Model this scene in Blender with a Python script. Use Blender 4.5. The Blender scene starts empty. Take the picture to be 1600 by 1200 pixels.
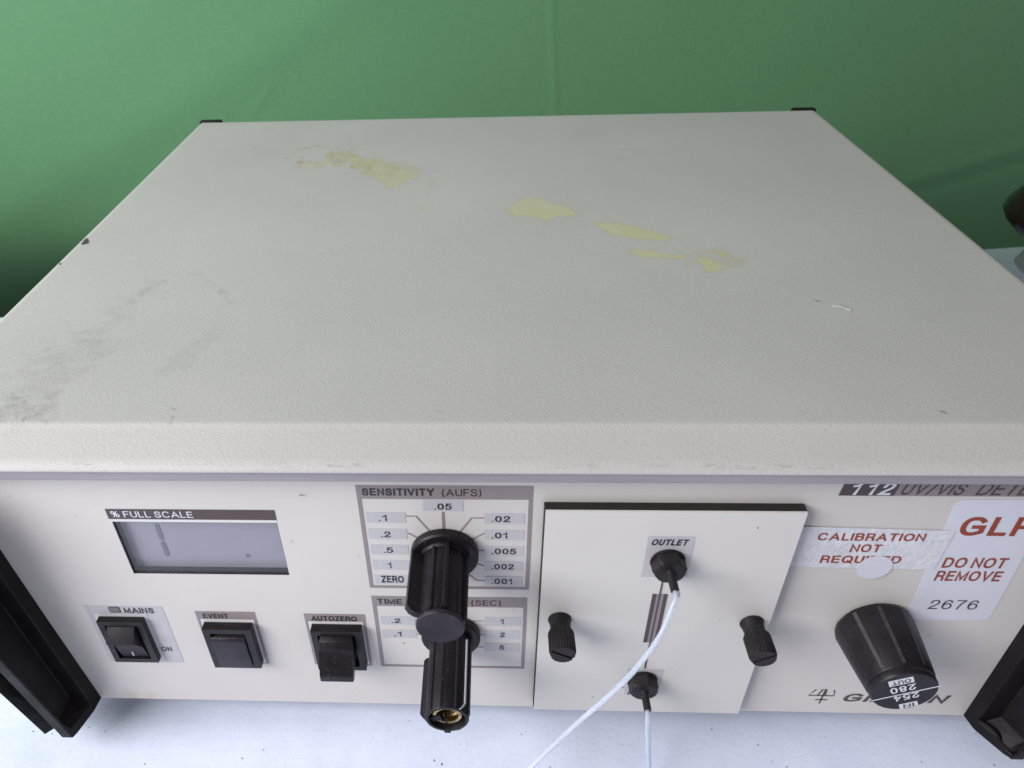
import bpy, bmesh, math, random
import numpy as np
from mathutils import Vector, noise
S = bpy.context.scene
C = S.collection
PI = math.pi
R = math.radians
random.seed(7)

# ------------------------------------------------------------------ camera
cd = bpy.data.cameras.new("camera")
cam = bpy.data.objects.new("camera", cd)
C.objects.link(cam)
cam.location = (-0.01149, -0.16133, 0.28330)
F = Vector((-0.05169463, 0.8120997, -0.58122435))
Rt = Vector((0.9986602, 0.04067472, -0.03199013))
Up = Rt.cross(F)
from mathutils import Matrix
cam.rotation_euler = Matrix((Rt, Up, -F)).transposed().to_euler()
cd.sensor_width = 6.4
cd.lens = 1165.74 / 1600 * 6.4
cd.shift_x = 0.0609
cd.shift_y = -0.0057
cd.clip_start = 0.01
cd.clip_end = 50
cd.dof.use_dof = True
cd.dof.focus_distance = 0.27
cd.dof.aperture_fstop = 4.0
S.camera = cam
S.render.resolution_x = 1024
S.render.resolution_y = 768
S.view_settings.view_transform = 'Standard'
S.view_settings.look = 'None'
S.view_settings.exposure = 0.0
S.view_settings.gamma = 1.0

# ------------------------------------------------------------------ light
W = bpy.data.worlds.new("World")
S.world = W
W.use_nodes = True
W.node_tree.nodes['Background'].inputs[0].default_value = (0.98, 0.90, 1.0, 1)
W.node_tree.nodes['Background'].inputs[1].default_value = 0.20


def area(name, loc, target, sx, sy, power, col):
    l = bpy.data.lights.new(name, 'AREA')
    l.shape = 'RECTANGLE'
    l.size = sx
    l.size_y = sy
    l.energy = power
    l.color = col
    o = bpy.data.objects.new(name, l)
    C.objects.link(o)
    o.location = loc
    o.rotation_euler = (Vector(target) - Vector(loc)).to_track_quat('-Z', 'Y').to_euler()
    return o


area("window_light", (-0.82, -0.42, 0.70), (0, 0.1, 0.08), 0.75, 0.65, 19.5, (0.985, 0.985, 1.01))

# ------------------------------------------------------------------ helpers


def link(name, me, parent=None, m=None, smooth=False):
    o = bpy.data.objects.new(name, me)
    C.objects.link(o)
    if parent:
        o.parent = parent
    if m:
        me.materials.append(m)
    if smooth:
        for p in me.polygons:
            p.use_smooth = True
    return o


def obj(name, bm, m, parent=None, smooth=False, angle=None):
    bmesh.ops.recalc_face_normals(bm, faces=bm.faces[:])
    me = bpy.data.meshes.new(name)
    if angle is not None:
        for f in bm.faces:
            f.smooth = True
        for e in bm.edges:
            if len(e.link_faces) == 2 and e.calc_face_angle(0) > R(angle):
                e.smooth = False
    bm.to_mesh(me)
    bm.free()
    return link(name, me, parent, m, smooth)


def tag(o, label=None, cat=None, group=None, kind=None):
    if label: o['label'] = label
    if cat: o['category'] = cat
    if group: o['group'] = group
    if kind: o['kind'] = kind
    return o


def box(bm, x0, x1, y0, y1, z0, z1, bev=0, seg=2):
    r = bmesh.ops.create_cube(bm, size=1)
    vs = r['verts']
    for v in vs:
        v.co = ((x0 + x1) / 2 + v.co.x * (x1 - x0), (y0 + y1) / 2 + v.co.y * (y1 - y0), (z0 + z1) / 2 + v.co.z * (z1 - z0))
    if bev:
        es = list({e for v in vs for e in v.link_edges})
        bmesh.ops.bevel(bm, geom=es, offset=bev, segments=seg, profile=0.5, affect='EDGES')


def bx(*a, **k):
    bm = bmesh.new()
    box(bm, *a, **k)
    return bm


def loft(bm, rings, cap0=True, cap1=True, closed=True):
    vr = [[bm.verts.new(p) for p in r] for r in rings]
    n = len(rings[0])
    for a, b in zip(vr, vr[1:]):
        for i in range(n if closed else n - 1):
            j = (i + 1) % n
            bm.faces.new((a[i], a[j], b[j], b[i]))
    if cap0: bm.faces.new(vr[0])
    if cap1: bm.faces.new(vr[-1][::-1])
    return vr


def ring(cx, y, cz, r, n=40, fn=None, ph=0):
    out = []
    for i in range(n):
        a = 2 * PI * i / n + ph
        rr = fn(a, r) if fn else r
        out.append((cx + rr * math.cos(a), y, cz + rr * math.sin(a)))
    return out


def lathe(cx, cz, prof, n=40, fn=None, cap0=True, cap1=True):
    """prof: (y, r) pairs; axis along y"""
    bm = bmesh.new()
    loft(bm, [ring(cx, y, cz, r, n, fn) for y, r in prof], cap0, cap1)
    return bm


def sheet(pts, y, th=0.00006, rx=None):
    """flat piece on the panel: outline in (x, z), front at y, thickness th"""
    bm = bmesh.new()
    loft(bm, [[(p[0], y + th, p[1]) for p in pts], [(p[0], y, p[1]) for p in pts]])
    return bm


def rect(x0, x1, z0, z1):
    return [(x0, z0), (x1, z0), (x1, z1), (x0, z1)]


def rounded(pts, r, seg=6):
    out = []
    n = len(pts)
    for i in range(n):
        p = Vector(pts[i]); a = (Vector(pts[i - 1]) - p).normalized(); b = (Vector(pts[(i + 1) % n]) - p).normalized()
        for k in range(seg + 1):
            t = k / seg
            q = (p + a * r) * (1 - t) ** 2 + p * 2 * t * (1 - t) + (p + b * r) * t * t
            out.append((q.x, q.y))
    return out


def earc(cx, cy, rx, ry, a0, a1, n=14, p=0.86):
    out = []
    for i in range(n + 1):
        a = R(a0 + (a1 - a0) * i / n)
        c_, s_ = math.cos(a), math.sin(a)
        out.append((cx + rx * math.copysign(abs(c_) ** p, c_), cy + ry * math.copysign(abs(s_) ** p, s_)))
    return out


def curve(pts, sub=5):
    q = [pts[0]] + list(pts) + [pts[-1]]
    out = []
    for i in range(1, len(q) - 2):
        for k_ in range(sub):
            t = k_ / sub
            out.append(tuple(0.5 * (2 * b + (c_ - a) * t + (2 * a - 5 * b + 4 * c_ - d) * t * t + (3 * b - a - 3 * c_ + d) * t ** 3) for a, b, c_, d in zip(*q[i - 1:i + 3])))
    return out + [pts[-1]]


GLYPH = {
    'A': (.80, [[(0, 0), (.40, 1), (.80, 0)], [(.14, .32), (.66, .32)]]),
    'B': (.64, [[(.36, .53), (0, .53), (0, 1), (.36, 1)] + earc(.36, .765, .24, .235, 90, -90)[1:], [(0, .53), (0, 0), (.38, 0)] + earc(.38, .265, .26, .265, -90, 90)[1:]]),
    'C': (.74, [earc(.38, .5, .38, .5, 38, 322, 24)]),
    'D': (.70, [[(.28, 0), (0, 0), (0, 1), (.28, 1)] + earc(.28, .5, .42, .5, 90, -90)[1:]]),
    'E': (.56, [[(.56, 0), (0, 0), (0, 1), (.54, 1)], [(0, .52), (.50, .52)]]),
    'F': (.54, [[(0, 0), (0, 1), (.54, 1)], [(0, .50), (.46, .50)]]),
    'G': (.78, [earc(.38, .5, .38, .5, 40, 300, 24) + [(.76, .14), (.76, .46), (.44, .46)]]),
    'I': (0, [[(0, 0), (0, 1)]]),
    'L': (.50, [[(0, 1), (0, 0), (.50, 0)]]),
    'M': (.84, [[(0, 0), (0, 1), (.42, .08), (.84, 1), (.84, 0)]]),
    'N': (.66, [[(0, 0), (0, 1), (.66, 0), (.66, 1)]]),
    'O': (.80, [earc(.40, .5, .40, .5, 90, 450, 32)]),
    'P': (.60, [[(0, 0), (0, 1), (.36, 1)] + earc(.36, .73, .24, .27, 90, -90)[1:] + [(0, .46)]]),
    'Q': (.80, [earc(.40, .5, .40, .5, 90, 450, 32), [(.48, .26), (.80, -.04)]]),
    'R': (.64, [[(0, 0), (0, 1), (.38, 1)] + earc(.38, .74, .24, .26, 90, -90)[1:] + [(0, .48)], [(.34, .48), (.52, .44), (.60, .30), (.64, 0)]]),
    'S': (.64, [curve([(.60, .76), (.53, .93), (.32, 1), (.10, .93), (.04, .75), (.14, .60), (.34, .52), (.54, .43), (.63, .26), (.56, .08), (.33, 0), (.09, .07), (.01, .26)])]),
    'T': (.62, [[(0, 1), (.62, 1)], [(.31, 1), (.31, 0)]]),
    'U': (.64, [[(0, 1), (0, .32)] + earc(.32, .32, .32, .32, 180, 360)[1:] + [(.64, 1)]]),
    'V': (.72, [[(0, 1), (.36, 0), (.72, 1)]]),
    'Y': (.70, [[(0, 1), (.35, .45), (.70, 1)], [(.35, .45), (.35, 0)]]),
    'Z': (.60, [[(0, 1), (.60, 1), (0, 0), (.60, 0)]]),
    '0': (.52, [earc(.26, .5, .26, .5, 90, 450, 28)]),
    '1': (.27, [curve([(.0, .76), (.20, .82), (.27, 1)]) + [(.27, 0)]]),
    '2': (.52, [curve([(.02, .70), (.09, .92), (.27, 1), (.46, .92), (.50, .70), (.38, .48), (.14, .24)]) + [(0, 0), (.52, 0)]]),
    '4': (.56, [[(.40, 0), (.40, 1), (0, .28), (.56, .28)]]),
    '5': (.52, [[(.48, 1), (.08, 1)] + curve([(.02, .54), (.22, .64), (.44, .56), (.52, .34), (.44, .09), (.22, 0), (.05, .04), (-.02, .16)])]),
    '6': (.52, [curve([(.49, .80), (.41, .96), (.25, 1), (.06, .84), (0, .48), (.05, .13), (.26, 0), (.46, .11), (.52, .32), (.44, .55), (.27, .63), (.08, .53), (.02, .36)])]),
    '7': (.52, [[(0, 1), (.52, 1)] + curve([(.52, 1), (.30, .55), (.18, 0)])[1:]]),
    '8': (.52, [earc(.26, .765, .21, .235, 90, 450, 22), earc(.26, .27, .26, .27, 90, 450, 24)]),
    '(': (.16, [earc(.28, .42, .28, .70, 125, 235, 12, 1.0)]),
    ')': (.16, [earc(-.12, .42, .28, .70, 55, -55, 12, 1.0)]),
    '/': (.34, [[(0, 0), (.34, 1)]]),
    '%': (.86, [earc(.17, .76, .17, .24, 90, 450, 18), earc(.69, .24, .17, .24, 90, 450, 18), [(.20, 0), (.66, 1)]]),
    '.': (0, []),
}


def text(s, x0, x1, z0, z1, y, m, parent, bold=0.0, shear=0.0, rot=0.0, name='lettering', spacing=1.0):
    """print a word in thin ink strokes: cap height z0..z1, width x0..x1"""
    wd = 0.13 + bold * 3.6
    verts, faces = [], []
    pen = 0.0
    lay = 0
    for ch in s:
        if ch == ' ':
            pen += 0.34
            continue
        gw, strokes = GLYPH[ch]
        strokes = [list(st) for st in strokes]
        if ch == '.':
            strokes = [[(0, -0.0), (0, 0.01)]]
        for st in strokes:
            pts = [Vector(st[0])]
            for p in st[1:]:
                if (Vector(p) - pts[-1]).length > 1e-4: pts.append(Vector(p))
            shut = len(pts) > 3 and (pts[0] - pts[-1]).length < 1e-3
            if shut: pts.pop()
            else:
                pts[0] = pts[0] + (pts[0] - pts[1]).normalized() * wd / 2
                pts[-1] = pts[-1] + (pts[-1] - pts[-2]).normalized() * wd / 2
            n_ = len(pts)
            base = len(verts)
            for i, p in enumerate(pts):
                d0 = (p - pts[i - 1]).normalized() if (i > 0 or shut) else None
                d1 = (pts[(i + 1) % n_] - p).normalized() if (i < n_ - 1 or shut) else None
                d0 = d0 or d1
                d1 = d1 or d0
                n0, n1 = Vector((-d0.y, d0.x)), Vector((-d1.y, d1.x))
                nn = (n0 + n1)
                nn = nn.normalized() if nn.length > 1e-3 else n0
                k_ = min(2.2, 1 / max(0.3, nn.dot(n0))) * wd / 2
                for sg in (1, -1):
                    q = p + nn * k_ * sg
                    verts.append((pen + q.x, q.y, lay + i * 0.12))
            for i in range(n_ if shut else n_ - 1):
                j = (i + 1) % n_
                faces.append((base + 2 * i, base + 2 * j, base + 2 * j + 1, base + 2 * i + 1))
            lay += 1 + n_ * 0.12
        pen += gw + wd * 1.0 + 0.17 * spacing
    xs_ = [v[0] for v in verts]
    xa, xb = min(xs_), max(xs_)
    ya, yb = -wd / 2, 1 + wd / 2
    cxm, czm = (x0 + x1) / 2, (z0 + z1) / 2
    c, sn = math.cos(rot), math.sin(rot)
    out = []
    for vx_, vy_, l_ in verts:
        pz = (vy_ - ya) / (yb - ya) * (z1 - z0) - (z1 - z0) / 2
        px = (vx_ - xa) / (xb - xa) * (x1 - x0) - (x1 - x0) / 2 + shear * pz
        out.append((cxm + px * c - pz * sn, y - l_ * 1.2e-6, czm + px * sn + pz * c))
    me = bpy.data.meshes.new(name)
    me.from_pydata(out, [], faces)
    return link(name, me, parent, m)


def tube(pts, r, n=14, sub=8):
    P = [Vector(p) for p in pts]
    P = [P[0] * 2 - P[1]] + P + [P[-1] * 2 - P[-2]]
    path = []
    for i in range(1, len(P) - 2):
        for k in range(sub):
            t = k / sub
            a, b, c, d = P[i - 1:i + 3]
            path.append(0.5 * ((2 * b) + (c - a) * t + (2 * a - 5 * b + 4 * c - d) * t * t + (3 * b - a - 3 * c + d) * t ** 3))
    path.append(P[-2])
    rings = []
    nrm = None
    for i, p in enumerate(path):
        tn = (path[min(i + 1, len(path) - 1)] - path[max(i - 1, 0)]).normalized()
        if nrm is None:
            nrm = tn.cross(Vector((0.3, 0.2, 1))).normalized()
        nrm = (nrm - tn * nrm.dot(tn)).normalized()
        bn = tn.cross(nrm)
        rings.append([tuple(p + (nrm * math.cos(2 * PI * k / n) + bn * math.sin(2 * PI * k / n)) * r) for k in range(n)])
    bm = bmesh.new()
    loft(bm, rings)
    return bm


# ------------------------------------------------------------------ materials
class M:
    def __init__(s, name, col=(0.5, 0.5, 0.5), rough=0.5, spec=0.5, metal=0.0):
        s.m = bpy.data.materials.new(name)
        s.m.use_nodes = True
        s.t = s.m.node_tree
        s.b = s.t.nodes['Principled BSDF']
        s.b.inputs['Base Color'].default_value = (*col, 1)
        s.b.inputs['Roughness'].default_value = rough
        s.b.inputs['Specular IOR Level'].default_value = spec
        s.b.inputs['Metallic'].default_value = metal
        s.col = col

    def n(s, typ, **k):
        nd = s.t.nodes.new(typ)
        for a, b in k.items():
            if a in nd.inputs:
                nd.inputs[a].default_value = b
            else:
                setattr(nd, a, b)
        return nd

    def l(s, a, b):
        s.t.links.new(a, b)

    def coord(s, scale=(1, 1, 1), rot=(0, 0, 0)):
        tc = s.n('ShaderNodeTexCoord')
        mp = s.n('ShaderNodeMapping')
        mp.inputs['Scale'].default_value = scale
        mp.inputs['Rotation'].default_value = rot
        s.l(tc.outputs['Object'], mp.inputs[0])
        return mp.outputs[0]

    def noise(s, scale, detail=3, rough=0.5, vec=None, dist=0.0):
        nd = s.n('ShaderNodeTexNoise')
        nd.inputs['Scale'].default_value = scale
        nd.inputs['Detail'].default_value = detail
        nd.inputs['Roughness'].default_value = rough
        nd.inputs['Distortion'].default_value = dist
        s.l(vec if vec else s.coord(), nd.inputs['Vector'])
        return nd.outputs['Fac']

    def ramp(s, fac, lo, hi, c0=(0, 0, 0), c1=(1, 1, 1)):
        r = s.n('ShaderNodeValToRGB')
        r.color_ramp.elements[0].position = lo
        r.color_ramp.elements[1].position = hi
        r.color_ramp.elements[0].color = (*c0, 1)
        r.color_ramp.elements[1].color = (*c1, 1)
        s.l(fac, r.inputs[0])
        return r.outputs[0]

    def mix(s, fac, a, b):
        x = s.n('ShaderNodeMix')
        x.data_type = 'RGBA'
        for sock, v in ((0, fac), (6, a), (7, b)):
            if isinstance(v, (int, float)):
                x.inputs[sock].default_value = v
            elif isinstance(v, tuple):
                x.inputs[sock].default_value = (*v, 1)
            else:
                s.l(v, x.inputs[sock])
        return x.outputs[2]

    def math(s, op, a, b=0.0):
        x = s.n('ShaderNodeMath')
        x.operation = op
        for i, v in enumerate((a, b)):
            if isinstance(v, (int, float)):
                x.inputs[i].default_value = v
            else:
                s.l(v, x.inputs[i])
        return x.outputs[0]

    def base(s, c):
        s.l(c, s.b.inputs['Base Color'])

    def bump(s, h, strength, dist):
        bp = s.n('ShaderNodeBump')
        bp.inputs['Strength'].default_value = strength
        bp.inputs['Distance'].default_value = dist
        s.l(h, bp.inputs['Height'])
        s.l(bp.outputs[0], s.b.inputs['Normal'])


def mottled(name, col, rough=0.5, var=0.12, scale=60, bump=0.0, bscale=900, bdist=0.0002, spec=0.5):
    k = M(name, col, rough, spec)
    f = k.noise(scale, 5, 0.6)
    k.base(k.mix(k.ramp(f, 0.3, 0.7), tuple(c * (1 - var) for c in col), tuple(min(1, c * (1 + var * 0.6)) for c in col)))
    if bump:
        k.bump(k.noise(bscale, 2), bump, bdist)
    return k.m


# painted steel cover
k = M("textured_cover_paint", (0.50, 0.47, 0.44), 0.55, 0.5)
at = k.n('ShaderNodeAttribute'); at.attribute_name = 'marks'
sp = k.n('ShaderNodeSeparateColor'); k.l(at.outputs['Color'], sp.inputs[0])
fine = k.noise(420, 4, 0.7)
big = k.noise(9, 4, 0.55)
c = k.mix(k.ramp(big, 0.3, 0.75), (0.460, 0.446, 0.430), (0.514, 0.498, 0.481))
c = k.mix(k.math('MULTIPLY', k.ramp(k.noise(700, 2), 0.55, 0.75), 0.10), c, (0.30, 0.30, 0.27))
strk = k.noise(260, 5, 0.7, vec=k.coord((1.0, 1.6, 1.0), (0, 0, R(-35))), dist=0.6)
gr = k.math('MULTIPLY', k.math('MULTIPLY', sp.outputs[1], k.ramp(strk, 0.32, 0.72)), 0.85)
c = k.mix(gr, c, (0.16, 0.15, 0.13))
ragg = k.math('ADD', sp.outputs[0], k.math('MULTIPLY', k.math('ADD', k.noise(260, 5, 0.75), -0.5), 0.75))
ad = k.ramp(ragg, 0.24, 0.62)
inner = k.ramp(ragg, 0.42, 0.66)
tone = k.ramp(k.noise(70, 4, 0.6), 0.35, 0.65)
tsx = k.n('ShaderNodeSeparateXYZ'); k.l(k.coord(), tsx.inputs[0])
lft = k.ramp(k.math('MULTIPLY', tsx.outputs[0], -10.0), 0.35, 0.95)
resid = k.mix(inner, (0.44, 0.39, 0.27), k.mix(tone, (0.52, 0.50, 0.28), (0.54, 0.52, 0.36)))
resid = k.mix(k.math('MULTIPLY', lft, k.ramp(k.noise(120, 4, 0.7), 0.35, 0.62)), resid, (0.36, 0.30, 0.18))
cov = k.mix(lft, k.ramp(k.noise(45, 3), 0.25, 0.6, (0.70,) * 3, (0.95,) * 3), k.ramp(k.noise(190, 4, 0.7), 0.36, 0.60, (0.15,) * 3, (0.95,) * 3))
c = k.mix(k.math('MULTIPLY', ad, cov), c, resid)
dk = k.math('MULTIPLY', k.math('GREATER_THAN', sp.outputs[1], 0.78), 0.9)
c = k.mix(dk, c, (0.03, 0.025, 0.03))
sm = k.math('MULTIPLY', k.ramp(k.noise(17, 4, 0.6, dist=0.8), 0.60, 0.72), 0.10)
c = k.mix(sm, c, (0.34, 0.34, 0.33))
ps = k.math('MULTIPLY', sp.outputs[2], k.ramp(k.noise(420, 4, 0.7, vec=k.coord((0.5, 3, 3))), 0.50, 0.60))
c = k.mix(k.math('MULTIPLY', ps, 0.5), c, (0.26, 0.14, 0.16))
k.base(c)
k.l(k.ramp(k.noise(30, 3), 0.2, 0.8, (0.52,) * 3, (0.62,) * 3), k.b.inputs['Roughness'])
vo = k.noise(900, 2, 0.5, vec=k.coord((1.0, 1.9, 1.0), (0, 0, R(28))), dist=0.4)
k.bump(k.math('ADD', vo, k.math('MULTIPLY', k.noise(2200, 2), 0.35)), 0.55, 0.00020)
M_COVER = k.m

k = M("cream_panel_enamel", (0.70, 0.665, 0.61), 0.38, 0.45)
c = k.mix(k.ramp(k.noise(14, 4), 0.3, 0.75), (0.612, 0.578, 0.545), (0.668, 0.632, 0.597))
# a rusty tea-coloured stain low at the left end of the panel
sx = k.n('ShaderNodeSeparateXYZ'); k.l(k.coord(), sx.inputs[0])
dx = k.math('MULTIPLY', k.math('ADD', sx.outputs[0], 0.152), 70)
dz = k.math('MULTIPLY', k.math('ADD', sx.outputs[2], -0.014), 220)
d2 = k.math('ADD', k.math('MULTIPLY', dx, dx), k.math('MULTIPLY', dz, dz))
st = k.math('MULTIPLY', k.ramp(d2, 0.0, 1.0, (1, 1, 1), (0, 0, 0)), k.ramp(k.noise(160, 3), 0.35, 0.65))
c = k.mix(k.math('MULTIPLY', st, 0.5), c, (0.50, 0.38, 0.24))
k.base(c)
k.bump(k.noise(260, 3), 0.15, 0.0002)
M_PANEL = k.m

M_DOOR = mottled("cream_door_enamel", (0.66, 0.635, 0.600), 0.36, 0.04, 20, 0.12, 240)
M_DARKLINE = mottled("black_door_backing", (0.012, 0.009, 0.009), 0.55, 0.3, 200, 0.4, 700)
M_TAUPE = mottled("taupe_panel_ink", (0.27, 0.225, 0.23), 0.45, 0.06, 300)
M_TAUPE_DK = mottled("dark_brown_panel_ink", (0.075, 0.048, 0.052), 0.45, 0.08, 300)
M_GREY = mottled("pale_grey_label_patch", (0.505, 0.490, 0.505), 0.4, 0.03, 120)
M_INK = mottled("black_print_ink", (0.018, 0.014, 0.016), 0.5, 0.2, 500)
M_CREAMINK = mottled("cream_clear_border", (0.70, 0.69, 0.68), 0.4, 0.03, 200)
M_WHITEINK = mottled("white_print_ink", (0.72, 0.72, 0.76), 0.5, 0.05, 300)
M_RED = mottled("rust_red_print_ink", (0.30, 0.050, 0.022), 0.5, 0.2, 700)
M_STICKER = mottled("white_paper_sticker", (0.68, 0.68, 0.75), 0.4, 0.04, 60)
k = M("clear_frosted_tape", (0.70, 0.71, 0.75), 0.28, 0.6)
k.base(k.mix(k.ramp(k.noise(200, 3), 0.3, 0.7), (0.62, 0.62, 0.655), (0.74, 0.74, 0.775)))
k.bump(k.noise(450, 3, 0.7), 0.8, 0.0004)
M_TAPE = k.m


def black_plastic(name, col=(0.0082, 0.0062, 0.0090), rough=0.40, dust=0.5):
    k = M(name, col, rough, 0.26)
    f = k.ramp(k.noise(1500, 2, 0.8), 0.66, 0.74)
    g = k.ramp(k.noise(90, 4, 0.6), 0.35, 0.75)
    c = k.mix(g, tuple(c * 0.75 for c in col), tuple(c * 1.7 for c in col))
    c = k.mix(k.math('MULTIPLY', f, dust), c, (0.33, 0.31, 0.31))
    k.base(c)
    k.l(k.ramp(k.noise(60, 3), 0.3, 0.7, (rough - 0.08,) * 3, (rough + 0.12,) * 3), k.b.inputs['Roughness'])
    k.bump(k.noise(800, 3), 0.25, 0.0002)
    return k.m


M_BLACK = black_plastic("black_knob_plastic")
M_BLACK_CAP = black_plastic("charcoal_cap_plastic", (0.021, 0.016, 0.022), 0.45, 0.5)
M_BIG = black_plastic("charcoal_selector_plastic", (0.011, 0.0088, 0.0118), 0.40, 0.25)
M_BRACKET = black_plastic("black_bracket_aluminium", (0.006, 0.0042, 0.0048), 0.45, 0.05)
M_BRACKET.node_tree.nodes['Principled BSDF'].inputs['Specular IOR Level'].default_value = 0.16
M_SWITCH = black_plastic("black_switch_plastic", (0.010, 0.0075, 0.0095), 0.36, 0.25)
M_NUT = black_plastic("worn_black_nut_plastic", (0.015, 0.0115, 0.0135), 0.5, 0.35)
k = M("brass_collet_metal", (0.55, 0.36, 0.16), 0.32, 0.5, 1.0)
k.base(k.mix(k.ramp(k.noise(500, 3), 0.3, 0.7), (0.25, 0.16, 0.07), (0.80, 0.60, 0.34)))
M_BRASS = k.m
M_LED = mottled("grey_indicator_window", (0.17, 0.145, 0.155), 0.3, 0.05, 300)
M_LEDRIM = mottled("dark_indicator_rim", (0.06, 0.045, 0.05), 0.4, 0.05, 300)
k = M("display_crystal_film", (0.24, 0.25, 0.33), 0.22, 0.5)
k.base(k.mix(k.ramp(k.noise(25, 3), 0.3, 0.7), (0.315, 0.305, 0.335), (0.365, 0.355, 0.385)))
M_LCD = k.m
M_SEG = mottled("display_segment_grey", (0.165, 0.16, 0.195), 0.3, 0.1, 400)
M_RECESS = mottled("dark_display_surround", (0.010, 0.008, 0.011), 0.5, 0.1, 200)
# clear window
m = bpy.data.materials.new("clear_display_window"); m.use_nodes = True
t = m.node_tree; t.nodes.remove(t.nodes['Principled BSDF'])
tr = t.nodes.new('ShaderNodeBsdfTransparent'); tr.inputs[0].default_value = (0.95, 0.95, 0.97, 1)
gl = t.nodes.new('ShaderNodeBsdfGlossy'); gl.inputs['Roughness'].default_value = 0.12
mx = t.nodes.new('ShaderNodeMixShader'); mx.inputs[0].default_value = 0.05
t.links.new(tr.outputs[0], mx.inputs[1]); t.links.new(gl.outputs[0], mx.inputs[2])
t.links.new(mx.outputs[0], t.nodes['Material Output'].inputs[0])
M_GLASS = m
k = M("milky_fluoropolymer_tube", (0.80, 0.86, 0.97), 0.26, 0.5)
k.b.inputs['Transmission Weight'].default_value = 0.66
k.b.inputs['IOR'].default_value = 1.35
k.base(k.mix(k.ramp(k.noise(120, 2), 0.3, 0.7), (0.76, 0.83, 0.95), (0.86, 0.91, 1.0)))
M_TUBE = k.m

k = M("white_plastic_tabletop", (0.66, 0.70, 0.80), 0.48, 0.4)
c = k.mix(k.ramp(k.noise(40, 5, 0.65), 0.35, 0.7), (0.66, 0.72, 0.87), (0.74, 0.80, 0.94))
c = k.mix(k.math('MULTIPLY', k.ramp(k.noise(150, 5, 0.75), 0.60, 0.75), 0.28), c, (0.40, 0.38, 0.42))
c = k.mix(k.math('MULTIPLY', k.ramp(k.noise(70, 2, 0.5, vec=k.coord((1, 9, 1), (0, 0, R(-35)))), 0.60, 0.8), 0.18), c, (0.5, 0.5, 0.56))
k.base(c)
k.bump(k.noise(520, 3, 0.6), 0.35, 0.0003)
M_TABLE = k.m
M_CRUMB = mottled("brown_grey_crumbs", (0.11, 0.09, 0.09), 0.8, 0.5, 900)

k = M("green_backdrop_cloth", (0.115, 0.36, 0.155), 0.85, 0.25)
w1 = k.noise(900, 2, 0.5, vec=k.coord((1, 1, 0.12)))
w2 = k.noise(900, 2, 0.5, vec=k.coord((0.12, 1, 1)))
wv = k.math('ADD', w1, w2)
c = k.mix(k.ramp(k.noise(5, 4), 0.3, 0.7), (0.146, 0.335, 0.165), (0.158, 0.355, 0.178))
c = k.mix(k.math('MULTIPLY', k.ramp(wv, 0.85, 1.2), 0.22), c, (0.09, 0.26, 0.13))
k.base(c)
k.bump(wv, 0.25, 0.0006)
M_CLOTH = k.m
M_FLOOR = mottled("grey_floor_paint", (0.16, 0.155, 0.15), 0.6, 0.2, 6)
M_BROWN = black_plastic("dark_brown_glossy_shell", (0.014, 0.005, 0.006), 0.2, 0.05)
k = M("clear_cap_plastic", (0.45, 0.45, 0.47), 0.12, 0.6)
k.b.inputs['Transmission Weight'].default_value = 0.5
M_CLEAR = k.m
M_WEAR = mottled("scuffed_grey_ridge", (0.040, 0.036, 0.041), 0.5, 0.5, 900)

# ------------------------------------------------------------------ the setting
tag(obj('floor', bx(-3, 3, -3, 3, -0.80, -0.76), M_FLOOR), kind='structure')


def edge_y(x): return 0.32 + 0.126 * (x + 0.387)


bm = bmesh.new()
pts = [(-1.1, -0.85), (1.2, -0.85), (1.2, edge_y(1.2)), (-1.1, edge_y(-1.1))]
loft(bm, [[(x, y, -0.035) for x, y in pts], [(x, y, 0.0) for x, y in pts]])
bmesh.ops.bevel(bm, geom=[e for e in bm.edges], offset=0.006, segments=3, profile=0.5, affect='EDGES')
table = obj('folding_table', bm, M_TABLE, angle=40)
tag(table, 'white speckled plastic table top under the cream laboratory instrument', 'table')

# crumbs
bm = bmesh.new()
for i in range(420):
    if i < 200:
        x, y = random.uniform(-0.20, 0.22), random.uniform(-0.06, 0.02)
    else:
        x, y = random.uniform(-0.5, 0.6), random.uniform(-0.3, 0.3)
    if -0.19 < x < 0.19 and y > 0.0: continue
    s = random.choice((0.00012, 0.00013, 0.00016, 0.0002, 0.00025))
    el = random.choice((1, 1, 1.3, 1.3, 2.6))
    a = random.uniform(0, PI)
    vs = bmesh.ops.create_icosphere(bm, subdivisions=1, radius=s)['verts']
    for v in vs:
        p = v.co.copy()
        px, py = p.x * el * random.uniform(0.7, 1.3), p.y * 0.8
        v.co = (x + px * math.cos(a) - py * math.sin(a), y + px * math.sin(a) + py * math.cos(a), 0.0001 + p.z * 0.6 + s * 0.4)
tag(obj('table_crumbs', bm, M_CRUMB), 'tiny dark specks of dirt scattered over the white table top', 'dirt', kind='stuff')

# backdrop
bm = bmesh.new()
nx, nz = 260, 150
X0, X1, Z0, Z1 = -1.5, 1.8, -0.745, 1.9


def gauss(d, w): return math.exp(-(d / w) ** 2)


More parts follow.
